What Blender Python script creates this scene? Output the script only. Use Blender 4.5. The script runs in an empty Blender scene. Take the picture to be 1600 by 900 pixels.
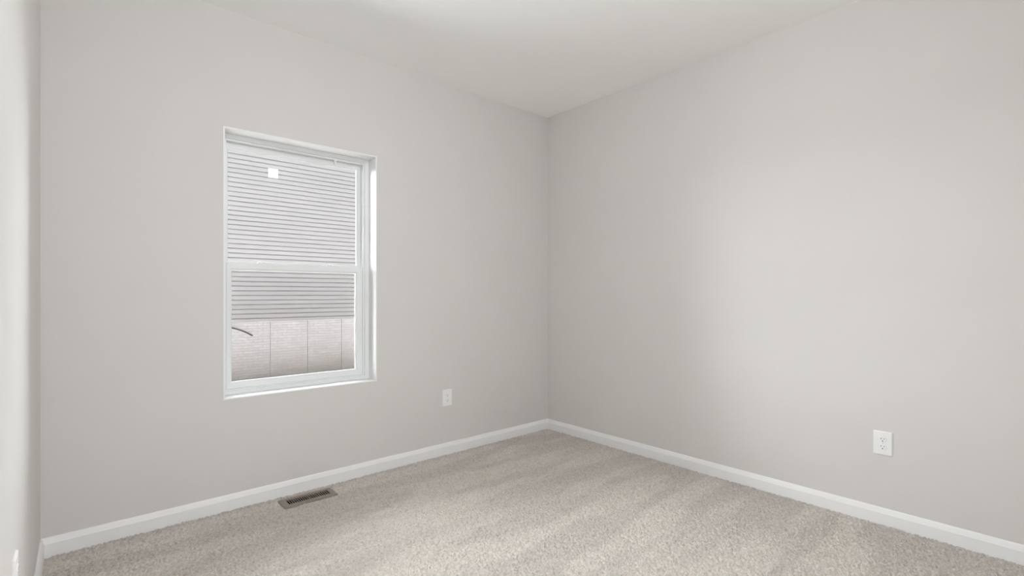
import bpy, bmesh, math
import numpy as np
from mathutils import Vector, Matrix

scene = bpy.context.scene
COL = scene.collection
PI = math.pi

# ---------------------------------------------------------------- dimensions
F_PX = 766.9                    # focal length in pixels of a 1600 px wide frame
YAW = 0.7217
XL, XR = -0.134, 3.106          # left and right wall faces
YB, YF = 3.053, -0.45           # window wall face, wall behind the camera
H = 2.74                        # ceiling height
CAM_Z = 1.179
WX0, WX1, WZ0, WZ1 = 0.595, 1.478, 0.6085, 2.0914   # window opening
WALL_T = 0.20
NY = 13.3                       # face of the neighbouring house

# ---------------------------------------------------------------- camera
cam = bpy.data.cameras.new('camera')
cam.sensor_width = 36.0
cam.lens = F_PX / 1600 * 36.0
cam.shift_y = (459.9 - 450) / 1600
cam.clip_start = 0.02
co = bpy.data.objects.new('camera', cam)
COL.objects.link(co)
co.location = (0, 0, CAM_Z)
co.rotation_euler = (PI / 2, 0, -YAW)
scene.camera = co

# ---------------------------------------------------------------- view
vs = scene.view_settings
scene.display_settings.display_device = 'sRGB'
vs.view_transform = 'Standard'
vs.look = 'None'
vs.gamma = 1.0
vs.use_curve_mapping = False
vs.exposure = 0.0
scene.cycles.use_denoising = True
scene.cycles.max_bounces = 14
scene.cycles.diffuse_bounces = 10
scene.cycles.transparent_max_bounces = 16
scene.cycles.sample_clamp_indirect = 6.0
scene.cycles.caustics_reflective = False
scene.cycles.caustics_refractive = False

# ---------------------------------------------------------------- sky
SKY_DIM = 0.3            # sky behind our own house
SKY_HIGH = 20.0           # sky high up on the far side
SKY_LOW = 12.5           # hazy sun glow low on the far side
LAMP_W = 49.0
world = bpy.data.worlds.new('sky')
scene.world = world
world.use_nodes = True
nt = world.node_tree
nt.nodes.clear()
L = nt.links.new
out = nt.nodes.new('ShaderNodeOutputWorld')
bg = nt.nodes.new('ShaderNodeBackground')
bg.inputs[0].default_value = (0.92, 0.96, 1.0, 1)
tc = nt.nodes.new('ShaderNodeTexCoord')
sep = nt.nodes.new('ShaderNodeSeparateXYZ')
L(tc.outputs['Generated'], sep.inputs[0])


def wmath(op, a, b):
    n = nt.nodes.new('ShaderNodeMath')
    n.operation = op
    for k, v in enumerate((a, b)):
        if isinstance(v, (int, float)):
            n.inputs[k].default_value = v
        else:
            L(v, n.inputs[k])
    return n.outputs[0]


side = nt.nodes.new('ShaderNodeMapRange')
side.interpolation_type = 'SMOOTHSTEP'
side.inputs[1].default_value = -0.22
side.inputs[2].default_value = 0.48
L(sep.outputs['Y'], side.inputs[0])
up = wmath('MAXIMUM', sep.outputs['Z'], 0.0)
glow = wmath('POWER', math.exp(-1 / 0.15), up)
lum = wmath('ADD', wmath('MULTIPLY', glow, SKY_LOW), SKY_HIGH)
L(wmath('ADD', wmath('MULTIPLY', side.outputs[0], lum), SKY_DIM), bg.inputs[1])
L(bg.outputs[0], out.inputs[0])

# sun shining along the gap between the two houses; it rakes past both walls
SUN_E = 32.0
sl = bpy.data.lights.new('sun', 'SUN')
sl.energy = SUN_E
sl.angle = math.radians(3)
sl.color = (1.0, 0.975, 0.95)
so = bpy.data.objects.new('sun', sl)
COL.objects.link(so)
so.location = (-10, 8, 20)
so.rotation_euler = Vector((0.57, -0.02, -0.82)).to_track_quat('-Z', 'Y').to_euler()

# fill light added in an invented doorway, unseen behind the camera
DX0, DX1, DZ = 0.36, 1.17, 2.03
FILL_W = 22.0
hl = bpy.data.lights.new('doorway_fill', 'AREA')
hl.shape = 'RECTANGLE'; hl.size = DX1 - DX0; hl.size_y = DZ
hl.energy = FILL_W
hl.color = (0.94, 0.97, 1.0)
ho = bpy.data.objects.new('doorway_fill', hl)
COL.objects.link(ho)
ho.location = ((DX0 + DX1) / 2, YF - 0.14, DZ / 2)
ho.rotation_euler = (PI / 2, 0, 0)

# sky portal in the window opening (guides sampling, gives no light of its own)
pl = bpy.data.lights.new('window_portal', 'AREA')
pl.shape = 'RECTANGLE'; pl.size = WX1 - WX0; pl.size_y = WZ1 - WZ0
pl.cycles.is_portal = True
po = bpy.data.objects.new('window_portal', pl)
COL.objects.link(po)
po.location = ((WX0 + WX1) / 2, YB + WALL_T + 0.03, (WZ0 + WZ1) / 2)
po.rotation_euler = (-PI / 2, 0, 0)


# ---------------------------------------------------------------- materials
def mat(name, col, rough=0.5, spec=0.5, metal=0.0, noise=None, bump=None):
    """noise = (scale, amount); bump = (scale, strength, distance)"""
    m = bpy.data.materials.new(name)
    m.use_nodes = True
    n = m.node_tree
    b = n.nodes['Principled BSDF']
    b.inputs['Base Color'].default_value = (*col, 1)
    b.inputs['Roughness'].default_value = rough
    b.inputs['Specular IOR Level'].default_value = spec
    b.inputs['Metallic'].default_value = metal
    t = n.nodes.new('ShaderNodeTexCoord')
    if noise:
        x = n.nodes.new('ShaderNodeTexNoise')
        x.inputs['Scale'].default_value = noise[0]
        x.inputs['Detail'].default_value = 4
        r = n.nodes.new('ShaderNodeValToRGB')
        a = noise[1]
        r.color_ramp.elements[0].position = 0.3
        r.color_ramp.elements[1].position = 0.7
        r.color_ramp.elements[0].color = (*[c * (1 - a) for c in col], 1)
        r.color_ramp.elements[1].color = (*[min(1, c * (1 + a)) for c in col], 1)
        n.links.new(t.outputs['Object'], x.inputs['Vector'])
        n.links.new(x.outputs['Fac'], r.inputs['Fac'])
        n.links.new(r.outputs['Color'], b.inputs['Base Color'])
    if bump:
        x = n.nodes.new('ShaderNodeTexNoise')
        x.inputs['Scale'].default_value = bump[0]
        x.inputs['Detail'].default_value = 2
        bp = n.nodes.new('ShaderNodeBump')
        bp.inputs['Strength'].default_value = bump[1]
        bp.inputs['Distance'].default_value = bump[2]
        n.links.new(t.outputs['Object'], x.inputs['Vector'])
        n.links.new(x.outputs['Fac'], bp.inputs['Height'])
        n.links.new(bp.outputs['Normal'], b.inputs['Normal'])
    return m


M_WALL = mat('wall_paint', (0.656, 0.636, 0.617), 0.75, 0.25, noise=(3, 0.006), bump=(220, 0.05, 0.001))
M_CEIL = mat('ceiling_paint', (0.92, 0.92, 0.912), 0.9, 0.1, noise=(3, 0.006), bump=(160, 0.06, 0.001))
M_TRIM = mat('white_trim_paint', (0.82, 0.82, 0.815), 0.42, 0.4, noise=(6, 0.006))
M_VINYL = mat('white_vinyl', (0.80, 0.815, 0.815), 0.35, 0.45, noise=(9, 0.008))
M_PLATE = mat('white_plastic', (0.83, 0.83, 0.83), 0.32, 0.5, noise=(20, 0.006))
M_SLOT = mat('painted_slot_shade', (0.04, 0.04, 0.04), 0.6, 0.3, noise=(40, 0.1))  # dark colour stands in for the shade inside the outlet openings
M_SCREW = mat('painted_screw', (0.72, 0.72, 0.71), 0.35, 0.5, noise=(60, 0.02))
M_BROWN = mat('brown_register_enamel', (0.23, 0.195, 0.155), 0.42, 0.5, metal=0.15, noise=(30, 0.05))
M_DUCT = mat('dark_duct', (0.006, 0.006, 0.005), 0.9, 0.1, noise=(20, 0.1))
M_SUB = mat('subfloor_board', (0.36, 0.28, 0.19), 0.85, 0.2, noise=(12, 0.15))
M_SIDING = mat('light_vinyl_siding', (0.475, 0.464, 0.482), 0.5, 0.35, noise=(0.7, 0.03))
M_ROOF = mat('grey_shingles', (0.16, 0.155, 0.15), 0.9, 0.2, noise=(4, 0.2))
M_DIRT = mat('bare_tan_dirt', (0.18, 0.168, 0.157), 0.95, 0.1, noise=(2.2, 0.25), bump=(9, 0.7, 0.06))
M_BOUNCE = mat('pale_bounce_stone', (0.80, 0.795, 0.785), 0.95, 0.1, noise=(30, 0.15), bump=(60, 0.8, 0.02))
M_CABLE = mat('dark_cable', (0.075, 0.065, 0.065), 0.6, 0.3, noise=(8, 0.1))
M_LAMPBASE = mat('lamp_base_white', (0.8, 0.8, 0.8), 0.4, 0.4, noise=(20, 0.01))


def glass_material():
    m = bpy.data.materials.new('window_glass')
    m.use_nodes = True
    n = m.node_tree
    n.nodes.clear()
    o = n.nodes.new('ShaderNodeOutputMaterial')
    mx = n.nodes.new('ShaderNodeMixShader')
    tr = n.nodes.new('ShaderNodeBsdfTransparent')
    tr.inputs[0].default_value = (0.975, 0.985, 0.98, 1)
    gl = n.nodes.new('ShaderNodeBsdfGlossy')
    gl.inputs['Roughness'].default_value = 0.02
    fr = n.nodes.new('ShaderNodeFresnel')
    fr.inputs['IOR'].default_value = 1.25
    n.links.new(fr.outputs[0], mx.inputs[0])
    n.links.new(tr.outputs[0], mx.inputs[1])
    n.links.new(gl.outputs[0], mx.inputs[2])
    n.links.new(mx.outputs[0], o.inputs[0])
    return m


def screen_material():
    """fine woven insect mesh: mostly see-through, partly grey thread"""
    m = bpy.data.materials.new('insect_mesh')
    m.use_nodes = True
    n = m.node_tree
    n.nodes.clear()
    o = n.nodes.new('ShaderNodeOutputMaterial')
    mx = n.nodes.new('ShaderNodeMixShader')
    tr = n.nodes.new('ShaderNodeBsdfTransparent')
    df = n.nodes.new('ShaderNodeBsdfDiffuse')
    df.inputs[0].default_value = (0.20, 0.18, 0.17, 1)
    t = n.nodes.new('ShaderNodeTexCoord')
    w = n.nodes.new('ShaderNodeTexWave')
    w.wave_type = 'BANDS'; w.bands_direction = 'Z'
    w.inputs['Scale'].default_value = 150
    r = n.nodes.new('ShaderNodeMapRange')
    r.inputs[3].default_value = 0.08
    r.inputs[4].default_value = 0.14
    n.links.new(t.outputs['Object'], w.inputs['Vector'])
    n.links.new(w.outputs['Fac'], r.inputs[0])
    n.links.new(r.outputs[0], mx.inputs[0])
    n.links.new(tr.outputs[0], mx.inputs[1])
    n.links.new(df.outputs[0], mx.inputs[2])
    n.links.new(mx.outputs[0], o.inputs[0])
    return m


def paper_material():
    m = mat('white_paper', (0.9, 0.9, 0.9), 0.6, 0.3, noise=(60, 0.005))
    n = m.node_tree
    b = n.nodes['Principled BSDF']
    o = n.nodes['Material Output']
    tl = n.nodes.new('ShaderNodeBsdfTranslucent')
    tl.inputs[0].default_value = (0.95, 0.95, 0.95, 1)
    mx = n.nodes.new('ShaderNodeMixShader')
    mx.inputs[0].default_value = 0.4
    n.links.new(b.outputs[0], mx.inputs[1])
    n.links.new(tl.outputs[0], mx.inputs[2])
    n.links.new(mx.outputs[0], o.inputs[0])
    return m


def foundation_material():
    """poured concrete cast in brick-pattern forms, whitish bloom, dirtier low down"""
    m = mat('brick_form_concrete', (0.55, 0.53, 0.54), 0.9, 0.15)
    n = m.node_tree
    b = n.nodes['Principled BSDF']
    t = n.nodes.new('ShaderNodeTexCoord')
    mp = n.nodes.new('ShaderNodeMapping')
    mp.inputs['Rotation'].default_value = (-PI / 2, 0, 0)
    br = n.nodes.new('ShaderNodeTexBrick')
    br.inputs['Color1'].default_value = (0.80, 0.785, 0.82, 1)
    br.inputs['Color2'].default_value = (0.72, 0.705, 0.735, 1)
    br.inputs['Mortar'].default_value = (0.69, 0.67, 0.69, 1)
    br.inputs['Scale'].default_value = 1.0
    br.inputs['Brick Width'].default_value = 0.2286
    br.inputs['Row Height'].default_value = 0.0678
    br.inputs['Mortar Size'].default_value = 0.007
    br.inputs['Mortar Smooth'].default_value = 0.4
    n.links.new(t.outputs['Object'], mp.inputs['Vector'])
    n.links.new(mp.outputs[0], br.inputs['Vector'])
    n1 = n.nodes.new('ShaderNodeTexNoise'); n1.inputs['Scale'].default_value = 1.6; n1.inputs['Detail'].default_value = 6
    n2 = n.nodes.new('ShaderNodeTexNoise'); n2.inputs['Scale'].default_value = 9; n2.inputs['Detail'].default_value = 5
    n.links.new(t.outputs['Object'], n1.inputs['Vector'])
    n.links.new(t.outputs['Object'], n2.inputs['Vector'])
    # bloom (white) patches
    r1 = n.nodes.new('ShaderNodeMapRange'); r1.inputs[1].default_value = 0.52; r1.inputs[2].default_value = 0.72; r1.inputs[4].default_value = 0.65
    n.links.new(n2.outputs['Fac'], r1.inputs[0])
    mx = n.nodes.new('ShaderNodeMix'); mx.data_type = 'RGBA'
    mx.inputs[7].default_value = (0.88, 0.87, 0.87, 1)
    n.links.new(r1.outputs[0], mx.inputs[0])
    n.links.new(br.outputs['Color'], mx.inputs[6])
    # soil splashed on the lowest courses and towards one end
    sp = n.nodes.new('ShaderNodeSeparateXYZ')
    n.links.new(t.outputs['Object'], sp.inputs[0])
    r2 = n.nodes.new('ShaderNodeMapRange'); r2.inputs[1].default_value = 0.85; r2.inputs[2].default_value = 0.1; r2.inputs[4].default_value = 1.0
    n.links.new(sp.outputs['Z'], r2.inputs[0])
    mu = n.nodes.new('ShaderNodeMath'); mu.operation = 'MULTIPLY'; mu.use_clamp = True
    n.links.new(r2.outputs[0], mu.inputs[0]); n.links.new(n1.outputs['Fac'], mu.inputs[1])
    m3 = n.nodes.new('ShaderNodeMix'); m3.data_type = 'RGBA'
    m3.inputs[7].default_value = (0.64, 0.56, 0.51, 1)
    n.links.new(mu.outputs[0], m3.inputs[0])
    n.links.new(mx.outputs[2], m3.inputs[6])
    n.links.new(m3.outputs[2], b.inputs['Base Color'])
    bp = n.nodes.new('ShaderNodeBump'); bp.inputs['Strength'].default_value = 0.8; bp.inputs['Distance'].default_value = 0.012
    ad = n.nodes.new('ShaderNodeMath'); ad.operation = 'SUBTRACT'
    n.links.new(n2.outputs['Fac'], ad.inputs[0]); n.links.new(br.outputs['Fac'], ad.inputs[1])
    n.links.new(ad.outputs[0], bp.inputs['Height'])
    n.links.new(bp.outputs[0], b.inputs['Normal'])
    return m


def carpet_material():
    m = mat('beige_frieze_carpet', (0.6, 0.55, 0.5), 0.95, 0.05)
    n = m.node_tree
    b = n.nodes['Principled BSDF']
    b.inputs['Sheen Weight'].default_value = 0.15
    b.inputs['Sheen Roughness'].default_value = 0.6
    t = n.nodes.new('ShaderNodeTexCoord')
    # yarn flecks
    v = n.nodes.new('ShaderNodeTexVoronoi'); v.inputs['Scale'].default_value = 125
    n.links.new(t.outputs['Object'], v.inputs['Vector'])
    sx = n.nodes.new('ShaderNodeSeparateColor')
    n.links.new(v.outputs['Color'], sx.inputs[0])
    r = n.nodes.new('ShaderNodeValToRGB')
    e = r.color_ramp.elements
    e[0].position = 0.0; e[0].color = (0.455, 0.41, 0.362, 1)
    e[1].position = 1.0; e[1].color = (0.675, 0.63, 0.58, 1)
    x = r.color_ramp.elements.new(0.25); x.color = (0.555, 0.51, 0.46, 1)
    x = r.color_ramp.elements.new(0.8); x.color = (0.612, 0.566, 0.515, 1)
    n.links.new(sx.outputs[0], r.inputs['Fac'])
    # vacuumed strips: the leaning pile's lighter and darker shading painted into the colour
    mp = n.nodes.new('ShaderNodeMapping'); mp.inputs['Rotation'].default_value = (0, 0, math.radians(14))
    mp.inputs['Scale'].default_value = (0.9, 4.6, 1)
    n.links.new(t.outputs['Object'], mp.inputs['Vector'])
    nz = n.nodes.new('ShaderNodeTexNoise'); nz.inputs['Scale'].default_value = 1.15; nz.inputs['Detail'].default_value = 3; nz.inputs['Roughness'].default_value = 0.45
    n.links.new(mp.outputs[0], nz.inputs['Vector'])
    mr = n.nodes.new('ShaderNodeMapRange'); mr.inputs[1].default_value = 0.45; mr.inputs[2].default_value = 0.55
    mr.inputs[3].default_value = 0.92; mr.inputs[4].default_value = 1.05
    n.links.new(nz.outputs['Fac'], mr.inputs[0])
    mv = n.nodes.new('ShaderNodeVectorMath'); mv.operation = 'SCALE'
    n.links.new(r.outputs['Color'], mv.inputs[0]); n.links.new(mr.outputs[0], mv.inputs['Scale'])
    n.links.new(mv.outputs[0], b.inputs['Base Color'])
    n2 = n.nodes.new('ShaderNodeTexNoise'); n2.inputs['Scale'].default_value = 420; n2.inputs['Detail'].default_value = 2
    n.links.new(t.outputs['Object'], n2.inputs['Vector'])
    bp = n.nodes.new('ShaderNodeBump'); bp.inputs['Strength'].default_value = 0.7; bp.inputs['Distance'].default_value = 0.003
    n.links.new(n2.outputs['Fac'], bp.inputs['Height'])
    n.links.new(bp.outputs[0], b.inputs['Normal'])
    return m


M_GLASS = glass_material()
M_SCREEN = screen_material()
M_PAPER = paper_material()
M_FOUND = foundation_material()
M_CARPET = carpet_material()


# ---------------------------------------------------------------- mesh helpers
def add_box(bm, x0, x1, y0, y1, z0, z1):
    v = [bm.verts.new(p) for p in ((x0, y0, z0), (x1, y0, z0), (x1, y1, z0), (x0, y1, z0),
                                   (x0, y0, z1), (x1, y0, z1), (x1, y1, z1), (x0, y1, z1))]
    for f in ((0, 3, 2, 1), (4, 5, 6, 7), (0, 1, 5, 4), (1, 2, 6, 5), (2, 3, 7, 6), (3, 0, 4, 7)):
        bm.faces.new([v[i] for i in f])


def add_prism(bm, pts0, pts1):
    """closed solid between two matching loops of points"""
    a = [bm.verts.new(p) for p in pts0]
    b = [bm.verts.new(p) for p in pts1]
    k = len(a)
    bm.faces.new(a)
    bm.faces.new(list(reversed(b)))
    for i in range(k):
        j = (i + 1) % k
        bm.faces.new((a[j], a[i], b[i], b[j]))


def add_ring(bm, outer, inner, y0, y1, slope=0.0):
    """rectangular picture-frame solid in the xz plane, mitred corners.
    outer / inner = (x0,x1,z0,z1); slope pulls the inner front edge back"""
    def quad(r, y):
        x0, x1, z0, z1 = r
        return [bm.verts.new(p) for p in ((x0, y, z0), (x1, y, z0), (x1, y, z1), (x0, y, z1))]
    of, ob = quad(outer, y0), quad(outer, y1)
    nf, nb = quad(inner, y0 + slope), quad(inner, y1)
    for i in range(4):
        j = (i + 1) % 4
        bm.faces.new((of[i], of[j], nf[j], nf[i]))
        bm.faces.new((ob[j], ob[i], nb[i], nb[j]))
        bm.faces.new((of[j], of[i], ob[i], ob[j]))
        bm.faces.new((nf[i], nf[j], nb[j], nb[i]))


def obj(name, bm, m, parent=None, loc=(0, 0, 0), bevel=0.0, seg=2, smooth=False):
    bmesh.ops.recalc_face_normals(bm, faces=bm.faces)
    if bevel:
        bmesh.ops.bevel(bm, geom=list(bm.edges), offset=bevel, segments=seg, profile=0.5,
                        affect='EDGES', clamp_overlap=True)
    me = bpy.data.meshes.new(name)
    bm.to_mesh(me)
    bm.free()
    if smooth:
        for p in me.polygons:
            p.use_smooth = True
    me.materials.append(m)
    o = bpy.data.objects.new(name, me)
    COL.objects.link(o)
    o.location = loc
    if parent:
        o.parent = parent
    return o


def struct(o):
    o['kind'] = 'structure'
    return o


def thing(name, label, cat, loc=(0, 0, 0), rotz=0, group=None):
    o = bpy.data.objects.new(name, None)
    o.empty_display_size = 0.1
    COL.objects.link(o)
    o.location = loc
    o.rotation_euler = (0, 0, rotz)
    return tag(o, label, cat, group)


def tag(o, label, cat, group=None):
    o['label'] = label
    o['category'] = cat
    if group:
        o['group'] = group
    return o


# ================================================================ ROOM SHELL
VX0, VX1, VY0, VY1 = 0.845, 1.145, 2.850, 2.985          # floor register outline
HX0, HX1, HY0, HY1 = VX0 + 0.026, VX1 - 0.026, VY0 + 0.024, VY1 - 0.024   # its duct opening

bm = bmesh.new()
T = 0.15
for a in ((XL - T, HX0, YF - T, YB + WALL_T), (HX1, XR + T, YF - T, YB + WALL_T),
          (HX0, HX1, YF - T, HY0), (HX0, HX1, HY1, YB + WALL_T)):
    add_box(bm, *a, -0.22, -0.014)
struct(obj('floor', bm, M_SUB))

bm = bmesh.new(); add_box(bm, XL - T, XR + T, YF - T, YB + WALL_T, H, H + 0.15)
struct(obj('ceiling', bm, M_CEIL))

bm = bmesh.new()
LT = 0.008                                              # window liner boards
ox0, ox1, oz0, oz1 = WX0 - LT, WX1 + LT, WZ0 - LT, WZ1 + LT
add_box(bm, XL, ox0, YB, YB + WALL_T, -0.014, H)
add_box(bm, ox1, XR, YB, YB + WALL_T, -0.014, H)
add_box(bm, ox0, ox1, YB, YB + WALL_T, -0.014, oz0)
add_box(bm, ox0, ox1, YB, YB + WALL_T, oz1, H)
struct(obj('wall_back', bm, M_WALL))
bm = bmesh.new(); add_box(bm, XR, XR + T, YF, YB + WALL_T, -0.014, H)
struct(obj('wall_right', bm, M_WALL))
bm = bmesh.new(); add_box(bm, XL - T, XL, YF, YB + WALL_T, -0.014, H)
struct(obj('wall_left', bm, M_WALL))
bm = bmesh.new()
add_box(bm, XL - T, DX0, YF - T, YF, -0.014, H)
add_box(bm, DX1, XR + T, YF - T, YF, -0.014, H)
add_box(bm, DX0, DX1, YF - T, YF, DZ, H)
struct(obj('wall_front', bm, M_WALL))

# baseboards: flat face with a lighter, backward sloping top, mitred in the corners
BH, BT = 0.080, 0.014
PROF = [(0.0, -0.012), (BT, -0.012), (BT, 0.0535), (0.0125, 0.0570), (0.0085, 0.0700), (0.0060, 0.0765), (0.0030, BH), (0.0, BH)]


def board(name, fn0, fn1):
    bm = bmesh.new()
    add_prism(bm, [fn0(d, z) for d, z in PROF], [fn1(d, z) for d, z in PROF])
    return struct(obj(name, bm, M_TRIM))


board('baseboard_back', lambda d, z: (XL + d, YB - d, z), lambda d, z: (XR - d, YB - d, z))
board('baseboard_right', lambda d, z: (XR - d, YB - d, z), lambda d, z: (XR - d, YF + d, z))
board('baseboard_left', lambda d, z: (XL + d, YF + d, z), lambda d, z: (XL + d, YB - d, z))
board('baseboard_front', lambda d, z: (XR - d, YF + d, z), lambda d, z: (DX1 + .06, YF + d, z))
bm = bmesh.new()                                        # casing of the added, unseen doorway
add_box(bm, DX0 - .06, DX0, YF, YF + .016, -0.014, DZ + .06)
add_box(bm, DX1, DX1 + .06, YF, YF + .016, -0.014, DZ + .06)
add_box(bm, DX0, DX1, YF, YF + .016, DZ, DZ + .06)
struct(obj('trim_2', bm, M_TRIM, bevel=0.003))

# white liner of the window recess
bm = bmesh.new()
add_ring(bm, (ox0, ox1, oz0, oz1), (WX0, WX1, WZ0, WZ1), YB - 0.0015, YB + 0.105)
struct(obj('trim_1', bm, M_TRIM, bevel=0.001))


# ================================================================ CARPET
def carpet():
    rng = np.random.default_rng(5)
    step, cell = 0.0036, 0.0076
    x0, x1, y0, y1 = XL + 0.006, XR - 0.006, YF + 0.006, YB - 0.006
    nx, ny = int((x1 - x0) / step) + 1, int((y1 - y0) / step) + 1
    X, Y = np.meshgrid(np.linspace(x0, x1, nx), np.linspace(y0, y1, ny))
    X = X + rng.uniform(-.0009, .0009, X.shape) * 1.0
    Y = Y + rng.uniform(-.0009, .0009, Y.shape) * 1.0
    cx, cy = int((x1 - x0) / cell) + 4, int((y1 - y0) / cell) + 4
    px = (np.arange(cx)[None, :] - 1.5 + rng.uniform(0, 1, (cy, cx))) * cell + x0
    py = (np.arange(cy)[:, None] - 1.5 + rng.uniform(0, 1, (cy, cx))) * cell + y0
    ph = rng.uniform(-0.0075, 0.0026, (cy, cx))
    ia = np.clip(((X - x0) / cell + 1.5).astype(int), 1, cx - 2)
    ja = np.clip(((Y - y0) / cell + 1.5).astype(int), 1, cy - 2)
    Z = np.full(X.shape, -0.011)
    for dj in (-1, 0, 1):
        for di in (-1, 0, 1):
            qx, qy, qh = px[ja + dj, ia + di], py[ja + dj, ia + di], ph[ja + dj, ia + di]
            d2 = (X - qx) ** 2 + (Y - qy) ** 2
            Z = np.maximum(Z, qh - d2 * 260.0)
    Z += rng.uniform(-.0006, .0006, Z.shape)
    # pressed flat under the register's rim
    rim = (X > VX0 - .002) & (X < VX1 + .002) & (Y > VY0 - .002) & (Y < VY1 + .002)
    Z[rim] = np.minimum(Z[rim], -0.004)
    # the edge is tucked down along the baseboards
    edge = np.minimum(np.minimum(X - XL - BT, XR - BT - X), np.minimum(Y - YF - BT, YB - BT - Y))
    Z -= np.clip((0.007 - edge) / 0.007, 0, 1) * 0.004
    idx = np.arange(nx * ny).reshape(ny, nx)
    quads = np.stack([idx[:-1, :-1], idx[:-1, 1:], idx[1:, 1:], idx[1:, :-1]], -1)
    mx = (X[:-1, :-1] + X[1:, 1:]) / 2; my = (Y[:-1, :-1] + Y[1:, 1:]) / 2
    hole = (mx > HX0 - .004) & (mx < HX1 + .004) & (my > HY0 - .004) & (my < HY1 + .004)
    quads = quads[~hole]
    me = bpy.data.meshes.new('carpet')
    me.vertices.add(nx * ny)
    me.vertices.foreach_set('co', np.stack([X, Y, Z], -1).astype(np.float32).ravel())
    k = len(quads)
    me.loops.add(k * 4)
    me.loops.foreach_set('vertex_index', quads.astype(np.int32).ravel())
    me.polygons.add(k)
    me.polygons.foreach_set('loop_start', np.arange(0, k * 4, 4, dtype=np.int32))
    me.polygons.foreach_set('loop_total', np.full(k, 4, dtype=np.int32))
    me.update(calc_edges=True)
    me.validate()
    me.polygons.foreach_set('use_smooth', np.ones(len(me.polygons), dtype=bool))
    me.materials.append(M_CARPET)
    o = bpy.data.objects.new('carpet', me)
    COL.objects.link(o)
    tag(o, 'beige wall to wall carpet of short twisted pile with brushed streaks', 'carpet')
    o['kind'] = 'stuff'


carpet()

# ================================================================ WINDOW
# local y is measured from the room face of the wall
win_frame_in = (WX0 + 0.030, WX1 - 0.036, WZ0 + 0.028, WZ1 - 0.034)
bm = bmesh.new()
add_ring(bm, (WX0 - LT + .001, WX1 + LT - .001, WZ0 - LT + .001, WZ1 + LT - .001), (WX0 + .022, WX1 - .026, WZ0 + .020, WZ1 - .024), 0.105, 0.120, 0.003)
add_ring(bm, (WX0 - LT + .001, WX1 + LT - .001, WZ0 - LT + .001, WZ1 + LT - .001), win_frame_in, 0.120, 0.198, 0.0)
window = struct(obj('window_1', bm, M_VINYL, loc=(0, YB, 0)))

fx0, fx1, fz0, fz1 = win_frame_in
MID = 1.3405                                             # meeting rail centre

# upper sash (outer track)
bm = bmesh.new()
ux0, ux1, uz1 = 0.640, 1.413, 2.022
add_ring(bm, (fx0 + .001, fx1 - .001, MID - .020, fz1 - .001), (ux0 - .006, ux1 + .006, MID + .030, uz1 + .006), 0.156, 0.1700, 0.002)
add_ring(bm, (ux0 - .006, ux1 + .006, MID + .030, uz1 + .006), (ux0, ux1, MID + .036, uz1), 0.160, 0.1690, 0.001)
upper = obj('upper_sash', bm, M_VINYL, window)
bm = bmesh.new()
add_box(bm, ux0 - .004, ux1 + .004, 0.1635, 0.1675, MID + .032, uz1 + .004)
obj('glass_pane', bm, M_GLASS, upper)

# lower sash (inner track)
bm = bmesh.new()
lx0, lx1, lz0, lz1 = 0.654, 1.394, 0.676, MID - .020
add_ring(bm, (fx0 + .002, fx1 - .002, fz0 + .001, MID + .018), (lx0 - .008, lx1 + .010, lz0 - .007, lz1 + .006), 0.122, 0.1440, 0.003)
add_ring(bm, (lx0 - .008, lx1 + .010, lz0 - .007, lz1 + .006), (lx0, lx1, lz0, lz1), 0.128, 0.1435, 0.004)
lower = obj('lower_sash', bm, M_VINYL, window)
bm = bmesh.new()
add_box(bm, lx0 - .004, lx1 + .004, 0.137, 0.141, lz0 - .004, lz1 + .004)
obj('glass_pane', bm, M_GLASS, lower)


def sash_lock(x):
    bm = bmesh.new()
    add_box(bm, x - .036, x + .036, 0.126, 0.150, MID + .018, MID + .023)
    add_box(bm, x - .030, x - .004, 0.128, 0.146, MID + .023, MID + .034)
    add_box(bm, x + .000, x + .034, 0.121, 0.131, MID + .023, MID + .030)
    return obj('sash_lock', bm, M_PLATE, lower, bevel=0.0015)


sash_lock(0.825); sash_lock(1.235)

# tilt latch tab hanging from the head of the frame
bm = bmesh.new()
add_box(bm, 1.249, 1.259, 0.121, 0.131, fz1 - .030, fz1 + .002)
add_box(bm, 1.244, 1.264, 0.119, 0.135, fz1 - .006, fz1 + .002)
obj('stop_tab', bm, M_PLATE, window, bevel=0.0015)

# half insect screen outside the lower sash
bm = bmesh.new()
add_ring(bm, (fx0 + .001, fx1 - .001, fz0 + .001, MID + .012), (fx0 + .022, fx1 - .020, fz0 + .018, MID - .012), 0.189, 0.194)
scr = obj('insect_screen', bm, M_VINYL, window)
bm = bmesh.new()
add_box(bm, fx0 + .020, fx1 - .018, 0.1912, 0.1918, fz0 + .016, MID - .010)
obj('screen_mesh', bm, M_SCREEN, scr)

# paper sticker on the room side of the upper pane
bm = bmesh.new()
add_box(bm, -.0285, .0285, -.0006, 0, -.0285, .0285)
st = obj('sticker', bm, M_PAPER, loc=(0.886, YB + 0.1633, 1.918))
tag(st, 'small square white paper sticker on the upper window pane', 'sticker')


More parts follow.
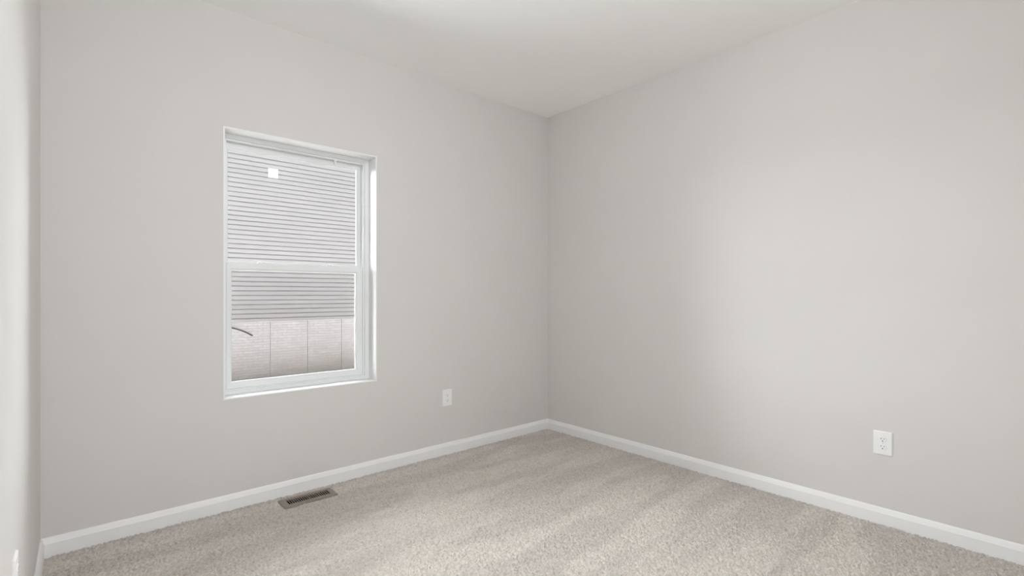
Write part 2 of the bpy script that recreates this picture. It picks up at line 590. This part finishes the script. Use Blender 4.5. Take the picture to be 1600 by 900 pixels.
# ================================================================ FLOOR REGISTER
def floor_register():
    cx, cy = (VX0 + VX1) / 2, (VY0 + VY1) / 2
    t = thing('floor_vent', 'brown metal slotted vent set in the carpet below the window', 'vent', (cx, cy, -0.004))
    hw, hd = (VX1 - VX0) / 2, (VY1 - VY0) / 2
    iw, idp = hw - .034, hd - .034

    def rounded(w, d, r, z, n=5):
        pts = []
        for k, (sx, sy) in enumerate(((1, 1), (-1, 1), (-1, -1), (1, -1))):
            for i in range(n):
                a = (k * 90 + i * 90 / (n - 1)) * PI / 180
                pts.append((sx * (w - r) + r * math.cos(a), sy * (d - r) + r * math.sin(a), z))
        return pts
    bm = bmesh.new()
    loops = [rounded(hw, hd, .010, 0.0), rounded(hw, hd, .010, 0.003), rounded(hw - .006, hd - .006, .008, .0075),
             rounded(iw, idp, .0005, .0080), rounded(iw, idp, .0005, .0)]
    vl = [[bm.verts.new(p) for p in l] for l in loops]
    for a, b in zip(vl, vl[1:] + vl[:1]):
        for i in range(len(a)):
            j = (i + 1) % len(a)
            bm.faces.new((a[i], a[j], b[j], b[i]))
    obj('rim', bm, M_BROWN, t)
    bm = bmesh.new()
    n = 20
    pitch = 2 * iw / n
    for i in range(1, n):
        x = -iw + i * pitch
        w = .0028 if i == n // 2 else .0019
        add_prism(bm, [(x - w, -idp - .001, .0075), (x + w, -idp - .001, .0075), (x + w, -idp - .001, .005), (x - w, -idp - .001, .005)],
                  [(x - w, idp + .001, .0075), (x + w, idp + .001, .0075), (x + w, idp + .001, .005), (x - w, idp + .001, .005)])
    obj('grille', bm, M_BROWN, t)
    bm = bmesh.new()
    w, d = HX1 - cx - .001, HY1 - cy - .001
    add_box(bm, -w, w, -d, d, -.15, -.146)
    add_box(bm, -w, -w + .002, -d, d, -.146, 0.0)
    add_box(bm, w - .002, w, -d, d, -.146, 0.0)
    add_box(bm, -w + .002, w - .002, -d, -d + .002, -.146, 0.0)
    add_box(bm, -w + .002, w - .002, d - .002, d, -.146, 0.0)
    obj('duct_box', bm, M_DUCT, t)


floor_register()


# ================================================================ OUTLETS
def make_outlet():
    """plate in the xz plane, front towards -y, origin on the wall at the plate's centre"""
    t = thing('wall_outlet', '', 'outlet', group='white duplex wall outlets')
    w, h = 0.040, 0.0605
    bm = bmesh.new()
    lo = [(-w, -h), (w, -h), (w, h), (-w, h)]
    layers = [(0.0, 0.0), (0.0, -.0035), (.0035, -.0060)]
    vl = [[bm.verts.new((x - math.copysign(i, x), y, z - math.copysign(i, z))) for x, z in lo] for i, y in layers]
    for a, b in zip(vl, vl[1:]):
        for i in range(4):
            j = (i + 1) % 4
            bm.faces.new((a[i], a[j], b[j], b[i]))
    bm.faces.new(vl[-1]); bm.faces.new(vl[0])
    obj('wall_plate', bm, M_PLATE, t)

    def face_loop(r, cut, y, zc):
        pts = []
        for k in range(40):
            a = k * 2 * PI / 40
            pts.append((r * math.cos(a), y, zc + max(-cut, min(cut, r * math.sin(a)))))
        return pts
    for zc in (0.0195, -0.0195):
        bm = bmesh.new()
        add_prism(bm, face_loop(.0172, .0142, -.0045, zc), face_loop(.0166, .0137, -.0083, zc))
        rec = obj('receptacle', bm, M_PLATE, t)
        for x, hh in ((-.0064, .0046), (.0064, .0038)):
            bm = bmesh.new()
            add_box(bm, x - .0012, x + .0012, -.0085, -.0075, zc + .0035 - hh + .002, zc + .0035 + hh)
            obj('slot', bm, M_SLOT, rec)
        bm = bmesh.new()
        add_prism(bm, [(.0027 * math.cos(k * PI / 8), -.0075, zc - .0072 + .0027 * math.sin(k * PI / 8)) for k in range(16)],
                  [(.0027 * math.cos(k * PI / 8), -.0085, zc - .0072 + .0027 * math.sin(k * PI / 8)) for k in range(16)])
        obj('ground_hole', bm, M_SLOT, rec)
    bm = bmesh.new()
    add_prism(bm, [(.0032 * math.cos(k * PI / 8), -.0055, .0032 * math.sin(k * PI / 8)) for k in range(16)],
              [(.0026 * math.cos(k * PI / 8), -.0072, .0026 * math.sin(k * PI / 8)) for k in range(16)])
    obj('screw', bm, M_SCREW, t)
    return t


def dup(root, loc, rotz, label):
    r = root.copy(); COL.objects.link(r)
    r.location = loc; r.rotation_euler = (0, 0, rotz); r['label'] = label
    for ch in list(root.children):
        c = ch.copy(); COL.objects.link(c); c.parent = r
        for g in list(ch.children):
            d = g.copy(); COL.objects.link(d); d.parent = c
    return r


OZ = 0.4125
outlet = make_outlet()
outlet.location = (2.045, YB, OZ)
outlet['label'] = 'white outlet on the window wall, between the window and the corner'
dup(outlet, (XR, 0.636, OZ), -PI / 2, 'white outlet on the wide bare wall at the right, fully facing us')
dup(outlet, (XL, 1.885, OZ), PI / 2, 'white outlet seen edge on at the lower left, on the near left wall')

# ================================================================ CEILING LAMP (unseen above the frame, added to fill the room)
lt = thing('ceiling_fill_lamp', 'white round ceiling lamp added out of view to brighten the room', 'ceiling light', (0.95, 0.80, H))
bm = bmesh.new()
bmesh.ops.create_cone(bm, cap_ends=True, segments=48, radius1=.075, radius2=.07, depth=.025)
bmesh.ops.translate(bm, verts=bm.verts, vec=(0, 0, -.0125))
bmesh.ops.create_cone(bm, cap_ends=True, segments=24, radius1=.012, radius2=.012, depth=.09, matrix=Matrix.Translation((0, 0, -.065)))
obj('base', bm, M_LAMPBASE, lt)
bm = bmesh.new()
bmesh.ops.create_uvsphere(bm, u_segments=40, v_segments=20, radius=.15)
for v in bm.verts:
    v.co.z = v.co.z * 0.5 - .15
m = bpy.data.materials.new('lit_diffuser'); m.use_nodes = True
b = m.node_tree.nodes['Principled BSDF']
b.inputs['Base Color'].default_value = (0.9, 0.9, 0.88, 1)
b.inputs['Emission Color'].default_value = (0.92, 0.965, 1.0, 1)
b.inputs['Emission Strength'].default_value = LAMP_W / (PI * 4 * PI * 0.15 * 0.15 * 0.69)
obj('diffuser', bm, m, lt, smooth=True)

# ================================================================ OUTSIDE
GZ = -0.955
bm = bmesh.new()
add_box(bm, -70, 75, YB + WALL_T + .02, NY + 90, GZ - .3, GZ)
struct(obj('ground', bm, M_DIRT))
bm = bmesh.new()  # unseen pale strip added to bounce daylight up through the window
add_box(bm, -14, 16, YB + WALL_T + .02, YB + WALL_T + 3.6, GZ - .02, GZ + .03)
struct(obj('bounce_strip', bm, M_BOUNCE))

FT = 0.512                                               # top of the foundation
hx0, hx1 = -3.0, 10.0
house = thing('neighboring_house', 'pale vinyl sided house outside the window on a grey brick-patterned foundation', 'house', (4.0, NY, GZ))
# lap siding: a real stepped profile
bm = bmesh.new()
E_ = 0.1136
top = 5.35
k = int((top - FT) / E_)
prof = []
for i in range(k):
    z = FT - .012 + i * E_
    prof += [(-.003, z + .024), (-.040, z), (-.043, z + .005), (-.039, z + E_ * .60), (-.035, z + E_ * .66), (-.020, z + E_ * .72), (-.008, z + E_ * .84), (-.0045, z + E_ + .022)]
prof += [(.10, FT + .010 + k * E_), (.10, FT + .012)]
add_prism(bm, [(hx0 - 4.0, y, z - GZ) for y, z in prof], [(hx1 - 4.0, y, z - GZ) for y, z in prof])
obj('siding', bm, M_SIDING, house)
# foundation cast in panels with narrow vertical joints
bm = bmesh.new()
s0 = NY * 0.2702
i = math.floor((hx0 - s0) / .914)
while s0 + i * .914 < hx1:
    a, b2 = max(hx0, s0 + i * .914 + .010), min(hx1, s0 + (i + 1) * .914 - .010)
    if b2 - a > .05:
        add_box(bm, a - 4.0, b2 - 4.0, 0.0, .05, 0, FT - GZ - .001)
    i += 1
add_box(bm, hx0 - 4.0, hx1 - 4.0, .03, .25, 0, FT - GZ - .001)
obj('foundation', bm, M_FOUND, house)
# body and roof
bm = bmesh.new()
add_box(bm, hx0 - 4.0, hx1 - 4.0, .10, 9.0, FT - GZ, FT - .012 + k * E_ - GZ)
obj('wall', bm, M_SIDING, house)
bm = bmesh.new()
ez = FT - .012 + k * E_ - GZ
add_prism(bm, [(hx0 - 4.3, -.35, ez), (hx0 - 4.3, 9.35, ez), (hx0 - 4.3, 9.35, ez + .15), (hx0 - 4.3, 4.5, ez + 1.6), (hx0 - 4.3, -.35, ez + .15)],
          [(hx1 - 3.7, -.35, ez), (hx1 - 3.7, 9.35, ez), (hx1 - 3.7, 9.35, ez + .15), (hx1 - 3.7, 4.5, ez + 1.6), (hx1 - 3.7, -.35, ez + .15)])
obj('roof', bm, M_ROOF, house)

# dark cable sticking out of the foundation
cu = bpy.data.curves.new('cable', 'CURVE')
cu.dimensions = '3D'; cu.bevel_depth = 0.016; cu.bevel_resolution = 3; cu.use_fill_caps = True
sp = cu.splines.new('BEZIER')
pts = [(2.35, NY - .09, .48), (2.75, NY - .06, .37), (3.00, NY - .06, .27), (3.175, NY - .055, .165)]
sp.bezier_points.add(len(pts) - 1)
for p, q in zip(sp.bezier_points, pts):
    p.co = Vector(q) - Vector(pts[0]); p.handle_left_type = p.handle_right_type = 'AUTO'
tmp = bpy.data.objects.new('cable_curve', cu)
COL.objects.link(tmp)
dg = bpy.context.evaluated_depsgraph_get()
me = bpy.data.meshes.new_from_object(tmp.evaluated_get(dg))
bpy.data.objects.remove(tmp)
me.materials.clear(); me.materials.append(M_CABLE)
me.name = 'cable'
o = bpy.data.objects.new('cable', me); COL.objects.link(o)
o.location = pts[0]
tag(o, 'dark cable stub jutting across the foundation outside, at the left of the lower pane', 'cable')
